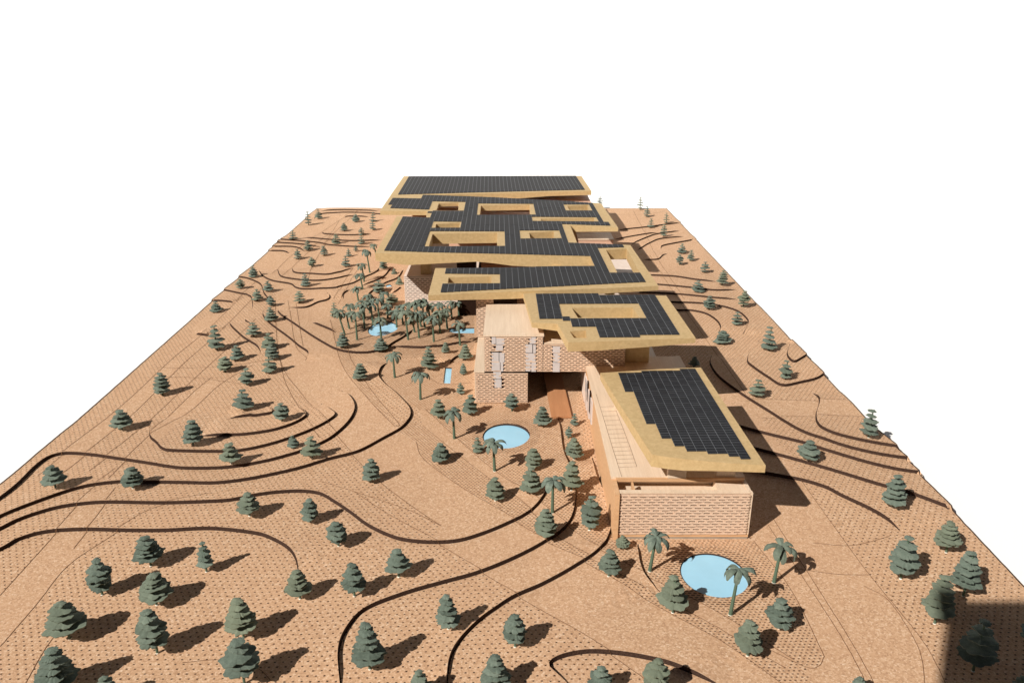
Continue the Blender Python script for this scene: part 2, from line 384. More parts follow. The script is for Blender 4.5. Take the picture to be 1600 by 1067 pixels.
def build_ground():
    pts, edges = [], []
    # grid, finer near the camera
    g = []
    y = BY0 + 0.006
    r = 0
    while y < BY1 - 0.004:
        st = 0.008 if y < 1.35 else (0.011 if y < 2.0 else 0.015)
        x0 = BX0F + (BX0B - BX0F) * (y - BY0) / (BY1 - BY0)
        n = int((BX1 - x0) / st)
        xs = x0 + (BX1 - x0) * (np.arange(1, n) + (0.25 if r % 2 else -0.25)) / n
        g.append(np.c_[xs, np.full(len(xs), y)]); y += st; r += 1
    g = np.vstack(g)
    allq = np.vstack([q for q, _ in lines] + POOLS)
    keep = np.ones(len(g), bool)
    for s in range(0, len(g), 2000):
        pp = g[s:s + 2000]
        lo, hi = pp[:, 1].min() - .01, pp[:, 1].max() + .01
        c = allq[(allq[:, 1] > lo) & (allq[:, 1] < hi)]
        if len(c):
            keep[s:s + 2000] = (((pp[:, None, :] - c[None])**2).sum(2).min(1) > 0.0036**2)
    g = g[keep]
    pts += list(map(tuple, g))
    # outline
    for a, b_, n in (((BX0F, BY0), (BX1, BY0), 60), ((BX1, BY0), (BX1, BY1), 220), ((BX1, BY1), (BX0B, BY1), 60), ((BX0B, BY1), (BX0F, BY0), 220)):
        a, b_ = np.array(a), np.array(b_)
        pts += [tuple(a + (b_ - a) * i / n) for i in range(n)]
    for q, nr in lines:
        for off in (-0.0002, 0.0004):
            prev = None
            for p in q + nr * off:
                if in_board(p, 0.0006):
                    pts.append(tuple(p)); i = len(pts) - 1
                    if prev is not None: edges.append((prev, i))
                    prev = i
                else: prev = None
    for pl in POOLS:
        c = pl.mean(0)
        for sc in (1.0008, 0.9992):
            P = []
            for i in range(len(pl)):
                a, b_ = pl[i], pl[(i + 1) % len(pl)]
                k = max(1, int(np.linalg.norm(b_ - a) / 0.005))
                P += [a + (b_ - a) * j / k for j in range(k)]
            b0 = len(pts)
            for p in P:
                d = (p - c); pts.append(tuple(c + d * (1 + (sc - 1) * 0.04 / max(0.004, np.linalg.norm(d)) * 6)))
            edges.extend((b0 + i, b0 + (i + 1) % len(P)) for i in range(len(P)))
    res = delaunay_2d_cdt([Vector(p) for p in pts], edges, [], 0, 1e-6, False)
    V = np.array([(v.x, v.y) for v in res[0]])
    F = [f for f in res[2] if abs((V[f[1]] - V[f[0]])[0] * (V[f[2]] - V[f[0]])[1] - (V[f[1]] - V[f[0]])[1] * (V[f[2]] - V[f[0]])[0]) > 1e-7]
    Z = h_of(V)
    n0 = len(V)
    verts = np.c_[V, Z]
    # boundary skirt
    from collections import Counter
    cnt = Counter()
    for f in F:
        for i in range(len(f)):
            a, b_ = f[i], f[(i + 1) % len(f)]; cnt[(min(a, b_), max(a, b_))] += 1
    be = {e for e, c in cnt.items() if c == 1}
    bv = sorted({i for e in be for i in e}); mp = {v: n0 + k for k, v in enumerate(bv)}
    verts = np.vstack([verts, np.c_[V[bv], np.full(len(bv), -0.0128)]])
    faces = [tuple(f) for f in F]; skirt = []
    for f in F:
        for i in range(len(f)):
            a, b_ = f[i], f[(i + 1) % len(f)]
            if (min(a, b_), max(a, b_)) in be: skirt.append((b_, a, mp[a], mp[b_]))
    me = bpy.data.meshes.new('ground'); me.from_pydata([tuple(v) for v in verts], [], faces + skirt); me.update()
    me.materials.append(M['cork']); me.materials.append(M['burnt'])
    nz = np.empty(len(me.polygons) * 3); me.polygons.foreach_get('normal', nz); nz = np.abs(nz.reshape(-1, 3)[:, 2])
    me.polygons.foreach_set('material_index', (nz < 0.6).astype(np.int32))
    P2 = verts[:, :2]
    def attr(name, val):
        a = me.attributes.new(name, 'FLOAT', 'POINT'); a.data.foreach_set('value', val.astype(np.float32))
    sp = np.full(len(P2), 1e9)
    for pl in PLAIN: sp = np.minimum(sp, poly_sd(P2, px_poly(pl)))
    sd = np.full(len(P2), 1e9)
    for pl in DENSE: sd = np.minimum(sd, poly_sd(P2, px_poly(pl)))
    sc = np.full(len(P2), 1e9)
    for pl in COURSE: sc = np.minimum(sc, poly_sd(P2, pl[1] if pl[0] == 'w' else px_poly(pl)))
    attr('plain', sp); attr('dense', sd); attr('course', sc)
    o = link(bpy.data.objects.new('ground', me)); o['kind'] = 'structure'
    return o
ground = build_ground()

# etched hairlines, laid on the cork
ETCH = [
 [(430,470),(437,560),(475,620),(510,660),(545,705),(600,760),(690,826)], [(690,826),(640,800),(555,772),(500,755)],
 [(555,772),(601,803),(676,846),(756,900),(850,958),(920,1000),(1000,1055),(1020,1072)],
 [(516,502),(535,572),(575,625),(617,670)], [(535,510),(548,560),(580,612),(622,664),(617,670)],
 [(650,690),(662,717),(719,760),(775,797),(850,848),(912,880),(992,928),(1050,962),(1150,1017),(1225,1070)],
 [(660,665),(735,725),(800,775),(870,840),(940,885),(1090,965),(1225,1042)],
 [(665,640),(760,725),(840,785),(900,835),(960,875),(1100,945),(1240,1030)],
 [(1178,845),(1235,920),(1283,1015),(1286,1028),(1278,1041),(1255,1040),(1180,1003)],
 [(1250,748),(1265,769),(1318,843),(1361,901),(1436,993),(1467,1045),(1480,1075)],
 [(1200,820),(1301,973),(1344,1048),(1352,1070)], [(1208,810),(1309,968),(1356,1048),(1366,1070)],
 [(1165,627),(1240,627),(1330,627)], [(1190,656),(1270,654),(1350,652)],
 [(60,745),(110,700),(200,625),(270,560),(330,510),(400,440)], [(95,745),(130,715),(215,640),(285,570),(350,512),(420,440)],
 [(140,740),(225,665),(300,595),(360,540),(400,500)], [(170,755),(225,690),(300,615),(330,590)],
 [(235,683),(300,640),(345,600),(395,570)], [(0,930),(83,838),(135,777),(181,735)], [(0,1010),(57,944),(106,884),(170,840),(239,797),(330,775)],
 [(115,857),(150,812),(181,766)], [(40,1067),(80,1000),(130,950)], [(285,1035),(345,1031),(400,1045),(425,1067)],
 [(1445,1067),(1438,1020),(1415,975),(1385,935),(1350,915)], [(1270,848),(1330,852),(1390,838)], [(1240,888),(1310,897),(1360,898)],
 [(437,560),(447,600),(475,650),(500,690)], [(450,470),(455,500),(462,540),(480,560)], [(462,470),(468,510),(474,545)],
 [(380,600),(300,590),(240,590)], [(240,574),(300,575),(370,570),(430,560)], [(480,445),(487,420),(500,395),(530,345)], [(500,395),(525,362),(560,330)],
 [(425,430),(455,400),(500,365),(545,335)], [(440,436),(470,405),(515,365)], [(520,470),(530,455),(545,430),(552,418)], [(528,476),(538,458),(560,420)],
 [(735,630),(700,640),(660,640)], [(640,600),(660,585),(690,600),(735,598)], [(1015,400),(1060,470),(1110,540),(1165,620)], [(990,330),(1000,350),(1025,400),(1070,470)],
 [(1040,330),(1010,335),(960,336)],
]
def ribbon(name, pts3, width, mat, parent, lift=0.00035):
    P = np.array(pts3); t = np.gradient(P[:, :2], axis=0); t /= np.linalg.norm(t, axis=1)[:, None] + 1e-12
    nr = np.c_[-t[:, 1], t[:, 0]] * width / 2
    v = []
    for p, k in zip(P, nr): v += [(p[0] + k[0], p[1] + k[1], p[2] + lift), (p[0] - k[0], p[1] - k[1], p[2] + lift)]
    f = [(2 * i + 1, 2 * i + 3, 2 * i + 2, 2 * i) for i in range(len(P) - 1)]
    return mesh_obj(name, v, f, mat, parent)
for e in ETCH:
    q, s = catmull(np.array([G(a, b) for a, b in e]), 0.004)
    q = q[in_board(q, 0.002)]
    if len(q) < 3: continue
    z = h_of(q)
    j = rng.normal(0, 0.00012, len(q))
    ribbon('etched_line', np.c_[q[:, 0] + j, q[:, 1], z], 0.0006 + 0.0003 * min(1.5, q[:, 1].mean() / 2), M['etch'], ground)

# scorched line at the foot of every cut step
for q, nr in lines:
    p = q - nr * 0.0007; p = p[in_board(p, 0.002)]
    if len(p) < 3: continue
    ribbon('scorched_line', np.c_[p, h_of(p)], 0.0009 if p[:, 1].mean() < 1.7 else 0.0014, M['burnt'], ground, 0.0003)

# scorched rim of the sheet, of uneven width
for a, b_ in (((BX0F + .0014, BY0), (BX0B + .0014, BY1 - .002)), ((BX0B + .002, BY1 - .0024), (BX1 - .002, BY1 - .0024)), ((BX1 - .0014, BY1 - .002), (BX1 - .0014, BY0))):
    p = np.linspace(a, b_, 500); p[:, 0] += np.convolve(rng.normal(0, .0005, 500), np.ones(5) / 5, 'same')
    ribbon('scorched_rim', np.c_[p, h_of(p)], 0.0022, M['burnt'], ground, 0.0004)

# ------------------------------------------------------------------ pools
def pool(poly, label, cat='pool'):
    c = poly.mean(0); n = len(poly)
    v = [(c[0] + (p[0] - c[0]) * .997, c[1] + (p[1] - c[1]) * .997, -0.0040) for p in poly] + [(c[0] + (p[0] - c[0]) * .997, c[1] + (p[1] - c[1]) * .997, -0.0022) for p in poly]
    f = [tuple(range(n, 2 * n))] + [(i, (i + 1) % n, n + (i + 1) % n, n + i) for i in range(n)]
    tag(mesh_obj('pool', v, f, M['water']), label, cat)
PL = ['oval light blue pool in front of the nearest brick box', 'oval light blue pool below the brick tower, beside two palms', 'small oval blue pool among the palms of the grove',
      'flat blue rectangular pool against the wall behind the tower', 'narrow upright blue pool strip left of the tower', 'tiny blue four-sided pool on the terraces above the grove', 'tiny blue square pool, lower of the two on the terraces']
for p, lb in zip(POOLS, PL): pool(p, lb)

# ------------------------------------------------------------------ roofs
def frame(p0, n, va, vb):
    """plane basis: V along the picture direction va->vb (towards the camera), U across"""
    A = on_plane(*va, p0, n); B = on_plane(*vb, p0, n)
    Vd = (A - B).normalized(); Ud = Vd.cross(n).normalized()
    return A, Ud, Vd
def roof(parent, name, p0, n, outline, holes, hole_t=0.024, label=None):
    loops, ths = [], []
    # densify the outline so that the underside can be curved
    P = [on_plane(a, b, p0, n) for a, b, _ in outline]; tt = [t for *_, t in outline]
    loops.append(P); ths.append(tt)
    for h in holes:
        loops.append([on_plane(a, b, p0, n) for a, b in h]); ths.append([hole_t[len(ths) - 1] if isinstance(hole_t, list) else hole_t] * len(h))
    tris = tessellate_polygon(loops)
    V = [p for L in loops for p in L]; th = [t for L in ths for t in L]; N = len(V)
    verts = V + [p - Vector((0, 0, t)) for p, t in zip(V, th)]
    faces = []
    for t in tris:
        a, b, c = t
        if (V[b] - V[a]).cross(V[c] - V[a]).z < 0: a, b, c = c, b, a
        faces += [(a, b, c), (N + c, N + b, N + a)]
    s = 0
    for L in loops:
        k = len(L); area = sum(L[i].x * L[(i + 1) % k].y - L[(i + 1) % k].x * L[i].y for i in range(k))
        outer = (s == 0)
        for i in range(k):
            a, b = s + i, s + (i + 1) % k
            if (area > 0) == outer: faces.append((a, N + a, N + b, b))
            else: faces.append((b, N + b, N + a, a))
        s += k
    o = mesh_obj(name, verts, faces, M['gold'], parent)
    if label: o['label'] = label
    return o
def solar(roof_o, p0, n, va, vb, region, excl, du, dv, gap=0.0011, gv=None, name='solar_panel'):
    A, Ud, Vd = frame(p0, n, va, vb)
    if gv is None: gv = gap
    polys = []
    for pl in [region] + excl:
        Q = [on_plane(a, b, p0, n) - A for a, b in pl]
        polys.append([(q.dot(Ud), q.dot(Vd)) for q in Q])
    us = [q[0] for q in polys[0]]; u0, u1 = min(us), max(us)
    nc = max(1, round((u1 - u0) / du)); du = (u1 - u0) / nc
    rot = Matrix((Ud, Vd, n)).transposed().to_euler()
    bv, bf = [], []; cnt = 0
    for i in range(nc):
        uc = u0 + (i + .5) * du + 1e-7; xs = []
        for pl in polys:
            for k in range(len(pl)):
                (ua, va_), (ub, vb_) = pl[k], pl[(k + 1) % len(pl)]
                if (ua > uc) != (ub > uc): xs.append(va_ + (vb_ - va_) * (uc - ua) / (ub - ua))
        xs.sort()
        for a, b in zip(xs[::2], xs[1::2]):
            L = b - a
            if L < 0.003: continue
            if dv < .03:
                a, b = round(a / dv) * dv, round(b / dv) * dv
            cuts = [a] + [c * dv for c in range(math.floor(a / dv) + 1, math.ceil(b / dv)) if a + .004 < c * dv < b - .004] + [b]
            c0 = A + Ud * (uc - du / 2) ; c1 = A + Ud * (uc + du / 2)
            k = len(bv); up = n * 0.0013
            bv += [c0 + Vd * a + up, c1 + Vd * a + up, c1 + Vd * b + up, c0 + Vd * b + up]; bf.append((k, k + 1, k + 2, k + 3))
            for r in range(len(cuts) - 1):
                d = cuts[r + 1] - cuts[r]
                if d < .003: continue
                o = bpy.data.objects.new(name, UNIT)
                c = A + Ud * uc + Vd * (cuts[r] + d / 2) + n * (0.00085 + random.uniform(-.00012, .00012))
                o.location = c; o.rotation_euler = rot
                o.scale = (du - gap, d - gv, 0.0014); link(o, roof_o); cnt += 1
    if (bv[1] - bv[0]).cross(bv[2] - bv[1]).dot(n) < 0: bf = [f[::-1] for f in bf]
    mesh_obj('panel_backing', bv, bf, M['pvback'], roof_o)
    return cnt
UPV = Vector((0, 0, 1))
def tilt(ax, ay): return Vector((-ax, -ay, 1)).normalized()

# brick facing: bricks tied by a narrow web, dark gaps between
def brick_mesh(name, mat, bw, rh, dep, fill=0.70, web=0.30):
    hb = rh * fill
    v = box_v(-bw * .49, bw * .49, -dep, 0, -hb / 2, hb / 2)
    v2 = box_v(-bw * web / 2, bw * web / 2, -dep * .9, 0, hb / 2, rh - hb / 2)
    me = bpy.data.meshes.new(name); me.from_pydata(v + v2, [], BOXF + [tuple(i + 8 for i in f) for f in BOXF]); me.update(); me.materials.append(mat)
    return me
def brick_front(parent, x0, x1, y, z0, z1, bw, rh, mat, individual, dep=0.0016, fill=0.7, skip=()):
    """facing on the plane y, turned to -Y"""
    nr = int((z1 - z0) / rh); rh = (z1 - z0) / nr; nb = round((x1 - x0) / bw); bw = (x1 - x0) / nb
    me = brick_mesh('brick', mat, bw, rh, dep, fill)
    halfm = None; V, F = [], []
    for r in range(nr):
        z = z0 + (r + .5) * rh; off = .5 if r % 2 else 0
        for i in range(nb + (1 if r % 2 else 0)):
            xc = x0 + (i + .5 - off) * bw; a, b = xc - bw / 2, xc + bw / 2
            sc = 1.0
            if a < x0 - 1e-6: xc += bw / 4; sc = .5
            if b > x1 + 1e-6: xc -= bw / 4; sc = .5
            if any(s0 < xc < s1 and t0 < z < t1 for s0, s1, t0, t1 in skip): continue
            jy = random.uniform(-.0007, .0003)
            last = (r == nr - 1)
            if individual and not last:
                o = bpy.data.objects.new('brick', me); o.location = (xc, y + jy, z); o.scale = (sc, 1, 1); link(o, parent)
            else:
                k = len(V); hb = rh * fill
                V += box_v(xc - bw * .49 * sc, xc + bw * .49 * sc, y + jy - dep, y, z - hb / 2, z + hb / 2); F += [tuple(q + k for q in f) for f in BOXF]
                if not last:
                    k = len(V); ww = bw * .28 / 2 * sc
                    V += box_v(xc - ww, xc + ww, y + jy - dep * .9, y, z + hb / 2, z + rh - hb / 2); F += [tuple(q + k for q in f) for f in BOXF]
    if V:
        o = mesh_obj('brick_course', V, F, mat, parent)
        if not individual: o['kind'] = 'stuff'

# ---- front pavilion ------------------------------------------------------
pav = thing('pavilion', 'nearest building, brick box under a tilted roof of black solar panels', 'building', (0.22, 0.88, 0))
pav_inv = Matrix.Translation(-Vector(pav.location))
def under(o, p):
    o.parent = p; o.matrix_parent_inverse = Matrix.Translation(-Vector(p.location)); return o
PH = 0.0675
def pb(name, *a, **k):
    return under(box(name, None, *a, **k), pav)
X0, X1, YF = 0.1335, 0.3055, 0.880
wall_f = pb('brick_wall', X0 + .0035, X1 - .003, YF + .0014, YF + .0075, 0.006, PH - .003, M['slot'])
pb('wall_cap', X0 + .0035, X1 - .003, YF + .0002, YF + .0072, PH - .0006, PH + .0008, M['pale'])
brick_front(wall_f, X0 + .0035, X1 - .003, YF + .0014, 0.0065, PH - .0008, 0.0116, 0.0039, M['brick'], True, dep=.0030, fill=.52)
pb('base_strip', X0 + .003, X1, YF - .0012, YF + .006, 0.0035, 0.0062, M['orange'])
pb('plinth', X0 + .003, X1 - .0005, YF - .0006, YF + .3, 0.0, 0.0034, M['grey'])
lw = pb('side_wall', X0 - .003, X0 + .003, YF - .004, 1.30, 0.0008, PH + .0005, M['orange'])
pb('end_post', X1 - .0028, X1 + .0008, YF + .0005, YF + .0065, 0.0062, PH, M['pale'])
pb('side_wall', X1 - .005, X1 + .0005, YF + .007, 1.36, 0.0034, PH - .001, M['pale'])
dk = pb('terrace_floor', X0 + .0032, X1 - .006, YF + .008, YF + .046, 0.045, 0.0530, M['pale'])
pb('terrace_divider', X0 + .022, X0 + .0245, YF + .009, YF + .030, 0.0532, 0.0660, M['orange'])
pb('terrace_shelf', X1 - .040, X1 - .0052, YF + .0077, YF + .040, 0.0532, 0.0655, M['pale'])
deck = pb('deck', X0 - .0036, X1 - .001, YF + .034, 1.345, 0.0682, 0.0712, M['pale'])
pb('deck_edge', X0 + .002, X1 - .002, YF + .0315, YF + .0338, 0.0655, 0.0708, M['orange'])
pb('core', X0 + .0045, X1 - .0065, YF + .047, 1.33, 0.0036, 0.068, M['pale'])
# incised plank lines on the deck
def dpx(a, b): p = on_plane(a, b, (0, 0, .0712), UPV); return (p.x, p.y, .0712)
LA = [(931.5, 616), (945, 660), (958, 703), (971.5, 745)]; LB = [(960, 635), (973, 668), (985, 700), (995, 729)]
def lerp_poly(L, t):
    f = t * (len(L) - 1); i = min(int(f), len(L) - 2); f -= i
    return (L[i][0] + (L[i + 1][0] - L[i][0]) * f, L[i][1] + (L[i + 1][1] - L[i][1]) * f)
def groove(pts):
    o = ribbon('groove', pts, 0.00042, M['etch'], None, 0.0003); under(o, pav); o.parent = deck; o.matrix_parent_inverse = Matrix.Identity(4)
groove([dpx(*p) for p in LA]); groove([dpx(*p) for p in LB])
for i in range(15):
    t = i / 14; a = lerp_poly(LA, t * .93 + .0); b = lerp_poly(LB, t); a = (a[0], b[1] + 1.0)
    k = min(max((a[1] - 616) / 129, 0), 1); a = (lerp_poly(LA, k)[0], a[1])
    pa, pb_ = np.array(dpx(*a)), np.array(dpx(*b)); groove([pa + (pb_ - pa) * f for f in (0, .34, .67, 1)])
# rough white openings at the rear of the side wall
for (y0, y1, z0, z1, mt) in ((1.17, 1.19, .02, .06, 'acrylic'), (1.193, 1.205, .028, .066, 'slot'), (1.208, 1.235, .012, .055, 'acrylic'), (1.238, 1.248, .03, .065, 'slot'), (1.25, 1.285, .008, .058, 'acrylic')):
    o = under(box('window_block', None, X0 - .0052, X0 - .0028, y0, y1, z0, z1, M[mt]), pav)
pb('side_wall', X0 - .0045, X0 + .003, 1.301, 1.375, 0.0008, .070, M['whitebrick'])
for (x, y) in ((.215, .915), (.28, .92), (.17, 1.12), (.285, 1.14)):
    pb('roof_post', x - .012, x + .012, y - .004, y + .004, .0714, .0965, M['pale'])
n1 = tilt(0.0, 0.0)
p1 = (0, 1.0, .1150)
r1 = roof(pav, 'roof', p1, n1, [(1018.5, 710, 17e-3), (1045, 714, 17e-3), (1070, 717, 16.5e-3), (1110, 721, 13e-3), (1150, 724, 11e-3), (1196.5, 727, 10e-3), (1095, 574, 9e-3), (1040, 576, 9e-3), (938, 582.5, 11e-3), (952, 606, 13e-3), (983, 655, 15e-3)], [])
under(r1, pav)
R1PV = [(967,584),(1086,577),(1172,716),(1157,716),(1155,713),(1139,713),(1122,710),(1107,710),(1104,707),(1091,707),(1089,705),(1075,705),(1070,699.5),(1057,699.5),(1049,686.5),(1035,686.5),(1024,661),(1011,661),(989,611),(976,611)]
print('R1 panels', solar(r1, p1, n1, (1086, 577), (1172, 716), R1PV, [], .0121, .0072, .0007, .0010))

# ---- middle tower --------------------------------------------------------
tw = thing('tower_house', 'brick tower with white window stacks and a bridge, under a gold solar roof', 'building', (0, 1.3, 0))
def tb(name, *a, **k): return under(box(name, None, *a, **k), tw)
TY = 1.300
LZ, MZ = 0.0585, 0.127
base = tb('brick_wall', -.0645, .0280, TY, 1.60, 0.0006, LZ - .0004, M['slot'])
tb('ledge', -.0672, -.0488, TY - .0014, 1.535, LZ - .0002, LZ + .0016, M['pale'])
tb('side_wall', -.0662, -.0647, TY - .0010, 1.602, 0.0006, LZ - .0006, M['pale'])
upper = tb('brick_wall', -.0484, .0540, TY + .0002, 1.470, LZ + .0018, MZ - .001, M['slot'])
tb('roof_deck', -.0500, .0556, TY - .0022, 1.475, MZ - .0008, MZ + .0016, M['pale'])
bridge = tb('bridge_wall', .0542, .1980, TY + .0004, 1.385, .0600, .1120, M['slot'])
tb('bridge_deck', .0558, .1995, TY - .0018, 1.386, .1122, .1138, M['pale'])
tb('passage_wall', .0285, .1325, 1.45, 1.456, .0006, .0598, M['slot'])
# white windows: stacks of frosted blocks
def ty(px, py): p = on_plane(px, py, (0, TY, 0), Vector((0, -1, 0))); return p.x, p.z
zs = 5.335; WB = []
def wpx(x0, y0, x1, y1): 
    a = ty(730 + x0 / zs, 460 + y1 / zs); b = ty(730 + x1 / zs, 460 + y0 / zs); return (a[0], b[0], a[1], b[1])
for c in ((205, 352, 240, 408), (242, 360, 312, 412), (240, 415, 300, 462), (205, 480, 265, 555), (268, 482, 312, 560), (205, 560, 275, 630), (278, 556, 302, 636), (218, 640, 284, 700), (228, 704, 288, 772),
          (520, 352, 574, 408), (486, 412, 545, 482), (548, 416, 574, 484), (486, 486, 572, 556), (486, 560, 530, 636), (534, 560, 576, 640),
          (712, 428, 776, 482), (716, 486, 774, 560), (712, 564, 774, 640)):
    WB.append(wpx(*c))
brick_front(base, -.0645, .0280, TY - .0002, .0008, LZ - .0006, .0104, .0034, M['brick'], False, .0026, .50, WB)
brick_front(upper, -.0484, .0540, TY, LZ + .0019, MZ - .0012, .0104, .0034, M['brick'], False, .0026, .50, WB)
brick_front(bridge, .0542, .1980, TY + .0002, .0602, .1118, .0104, .0034, M['brick'], False, .0026, .50, WB)
for (x0, x1, z0, z1) in WB:
    tb('window_block', x0, x1 - .0004, TY - random.uniform(.0022, .0034), TY + .0006, z0, z1 - .0004, M['acrylic'])
# support wall and floor plate right of the bridge
tb('support_wall', .2010, .243, 1.315, 1.322, .0006, .1330, M['gold'])
tb('support_wall', .2010, .206, 1.3222, 1.44, .0006, .1330, M['gold'])
tb('floor_plate', .2060, .2950, 1.3225, 1.62, .0012, .0030, M['pale'])
back = tb('brick_wall', -.0700, .0100, 1.478, 1.62, LZ + .002, .1400, M['slot'])
brick_front(back, -.0700, -.0360, 1.4778, LZ + .0022, .1395, .0104, .0040, M['brick'], False, .0016, .64)
tb('roof_post', .10, .112, 1.33, 1.342, .114, .134, M['gold'])
p2 = (0, 1.3, .1520); n2 = tilt(0, 0)
r2 = roof(tw, 'roof', p2, n2, [(831, 504, 9e-3), (871, 506, 13e-3), (880, 521, 15e-3), (888, 535, 16e-3), (940, 533.5, 15.5e-3), (1030, 530, 12e-3), (1087, 528, 8.5e-3), (1041, 462, 8e-3), (930, 460, 9e-3), (817, 457, 9e-3)],
          [[(893.5, 481), (988, 480.5), (1000, 496.5), (903, 496.5)], [(890, 517.5), (915, 516), (918, 528), (897, 528)]], .022)
under(r2, tw)
R2PV = [(836.8,459.6),(1023,461.4),(1062,523.4),(1039,524.3),(1039,525.2),(991,525.6),(991,527.4),(956,527.4),(956,528.5),(935,528.5),(926,509.8),(890.7,509.4),(888.8,501.6),(877,501.3),(877,499.8),(843.5,499.8)]
print('R2 panels', solar(r2, p2, n2, (1023, 461.4), (1062, 523.4), R2PV, [[(872,475.3),(1000.3,475.3),(1011.5,496.6),(876,497)]], .0135, .0106, .0009, .0011))
# brown ramp under the bridge
rp = [G(849, 586), G(877, 586), G(893, 654), G(862, 655)]
v = [(p[0], p[1], .0012) for p in rp] + [(p[0], p[1], .0050) for p in rp]
tag(mesh_obj('ramp', v, [(4, 7, 6, 5), (0, 1, 5, 4), (1, 2, 6, 5), (2, 3, 7, 6), (3, 0, 4, 7)], M['copper']), 'brown board ramp coming out from under the bridge', 'ramp')

# ---- large rear complex --------------------------------------------------
mc = thing('rear_complex', 'long rear building under wide zigzag gold roofs with courtyards and solar strips', 'building', (0, 1.9, 0))
def mb(name, *a, **k): return under(box(name, None, *a, **k), mc)
b3 = mb('brick_wall', -.2600, -.086, 1.862, 2.16, .0006, .0745, M['slot'])
mb('terrace_deck', -.2618, -.0845, 1.8595, 2.162, .0748, .0768, M['whitebrick'])
brick_front(b3, -.2600, -.088, 1.8618, .0010, .0744, .0125, .0046, M['whitebrick'], False, .0018, .66)
mb('side_wall', -.2615, -.2602, 1.861, 2.161, .0006, .0744, M['whitebrick'])
mb('roof_column', -.222, -.198, 1.875, 1.90, .077, .134, M['gold'])
for i, (x0, x1) in enumerate(((-.24, -.17),)):
    mb('upper_wall', x0, x1, 2.10, 2.11, .077, .132, M['whitebrick'])
b4 = mb('brick_wall', -.300, .16, 2.28, 2.44, .0006, .1180, M['pink'])
b5 = mb('brick_wall', -.30, .255, 2.46, 2.98, .0006, .1250, M['pink'])
b6 = mb('brick_wall', .188, .285, 2.20, 2.285, .0006, .0862, M['pink'])
mb('terrace_deck', .186, .287, 2.198, 2.287, .0864, .0885, M['pale'])
mb('upper_wall', -.128, -.085, 1.79, 1.858, .0006, .132, M['slot'])  # added to block the sun; its near-black colour stands in for a shaded opening
b7 = mb('terrace_deck', .205, .300, 1.80, 2.03, .0006, .0740, M['whitebrick'])
for (x, y) in ((.22, 1.72), (.10, 1.75), (.20, 2.42), (-.26, 2.52), (.10, 2.36), (-.20, 2.2)):
    mb('roof_column', x - .010, x + .010, y - .010, y + .010, .001, .134, M['gold'])
# pattern of bricks on the rear walls seen through the courtyards
brick_front(b5, -.08, .25, 2.4597, .06, .124, .016, .0075, M['pink'], False, .002, .66)
p3 = (0, 2.0, .1560); n3 = UPV
OUT = [(669, 461.5, 11e-3), (730, 458.5, 13e-3), (800, 455.5, 15e-3), (900, 452, 13e-3), (960, 450, 10e-3), (1029, 447, 9e-3), (985, 383, 9e-3), (971, 382.4, 10e-3), (902, 380, 18e-3), (891, 352, 18e-3), (966, 356, 10e-3), (939, 318, 10e-3),
       (927, 317.2, 10e-3), (876, 313.4, 12e-3), (834, 312, 14e-3), (770, 308.5, 14e-3), (663, 304.6, 12e-3), (610.6, 305, 11e-3), (594, 329.5, 12e-3), (630, 329.8, 12e-3), (666.5, 330, 12e-3), (666, 340, 12e-3), (620, 337.6, 14e-3),
       (586, 396, 17e-3), (607, 396.2, 22e-3), (635, 396.4, 27e-3), (657, 396.6, 25e-3), (684, 396.8, 22e-3), (712, 397, 17.5e-3), (744, 397.2, 17.5e-3), (772, 397.5, 21e-3), (800, 397.9, 26e-3), (830, 398.6, 27e-3), (880, 400, 26e-3), (923, 401.4, 24e-3), (929, 415.6, 18e-3),
       (860, 416.2, 16e-3), (790, 418, 14e-3), (735, 418.6, 12e-3), (680, 419, 11e-3)]
H3 = [[(685.6,318),(716.5,316.8),(716,329),(681.7,329)], [(751.4,321.3),(827.4,320),(828.8,335.8),(749.7,335.9)], [(886,322),(918,320.7),(920,329),(890,328.3)],
      [(844.6,341.8),(928,340.4),(929.5,346.2),(846.7,346.2)], [(681.7,350),(718.8,348.2),(717,356.2),(680,356.2)], [(676,365.4),(777,364),(776.6,384.7),(670,385)],
      [(826.7,364),(865,362),(866.6,372),(828.8,372.6)], [(946.8,390.4),(979,388.7),(999.6,425.8),(964.7,426)], [(701,433.5),(767.7,432),(767.7,443),(699.6,442.4)]]
r3 = under(roof(mc, 'roof', p3, n3, OUT, H3, [.010, .016, .015, .016, .022, .026, .022, .024, .024], 'zigzag gold roof with nine courtyard openings'), mc)
PV3 = [(613.6,310),(657.5,311),(662,305.2),(770,309),(834,312.5),(876,314),(925,318),(951,353),(877,350.5),(889,380),(971,383),(971,387),(933,388),(954,427),(1000,427),(1009,441),(790,452),(688,457.6),(690.5,444),(778,443.5),(778,429),(694,428),(697,420),
       (800,418.6),(860,417),(930,416.4),(923.5,400.6),(790,397.2),(668,394.5),(602,392.2),(631,339),(672,341),(671,328),(608,325.5)]
EX3 = [[(675.5,315),(726,316),(723,330),(679,330),(674,340.5),(672.5,340.5),(672.2,330)], [(745,318.4),(835,319),(838.4,336),(742.4,336.5)], [(879,320),(922,320),(928,329.7),(882,329.7)],
       [(833,339.3),(935,340),(939,347),(834,346)], [(679,346.6),(719,347),(717,356.6),(675,356.8)], [(670.7,361.7),(791.7,362),(793,385),(663,386)], [(814.7,360.6),(873.5,360.6),(877.6,373),(815.7,373.6)]]
print('R3 panels', solar(r3, p3, n3, (631, 339), (602, 392), PV3, EX3, .0126, .115, .0009))
p6 = (0, 2.9, .1575); n6 = tilt(0.012, 0.0)
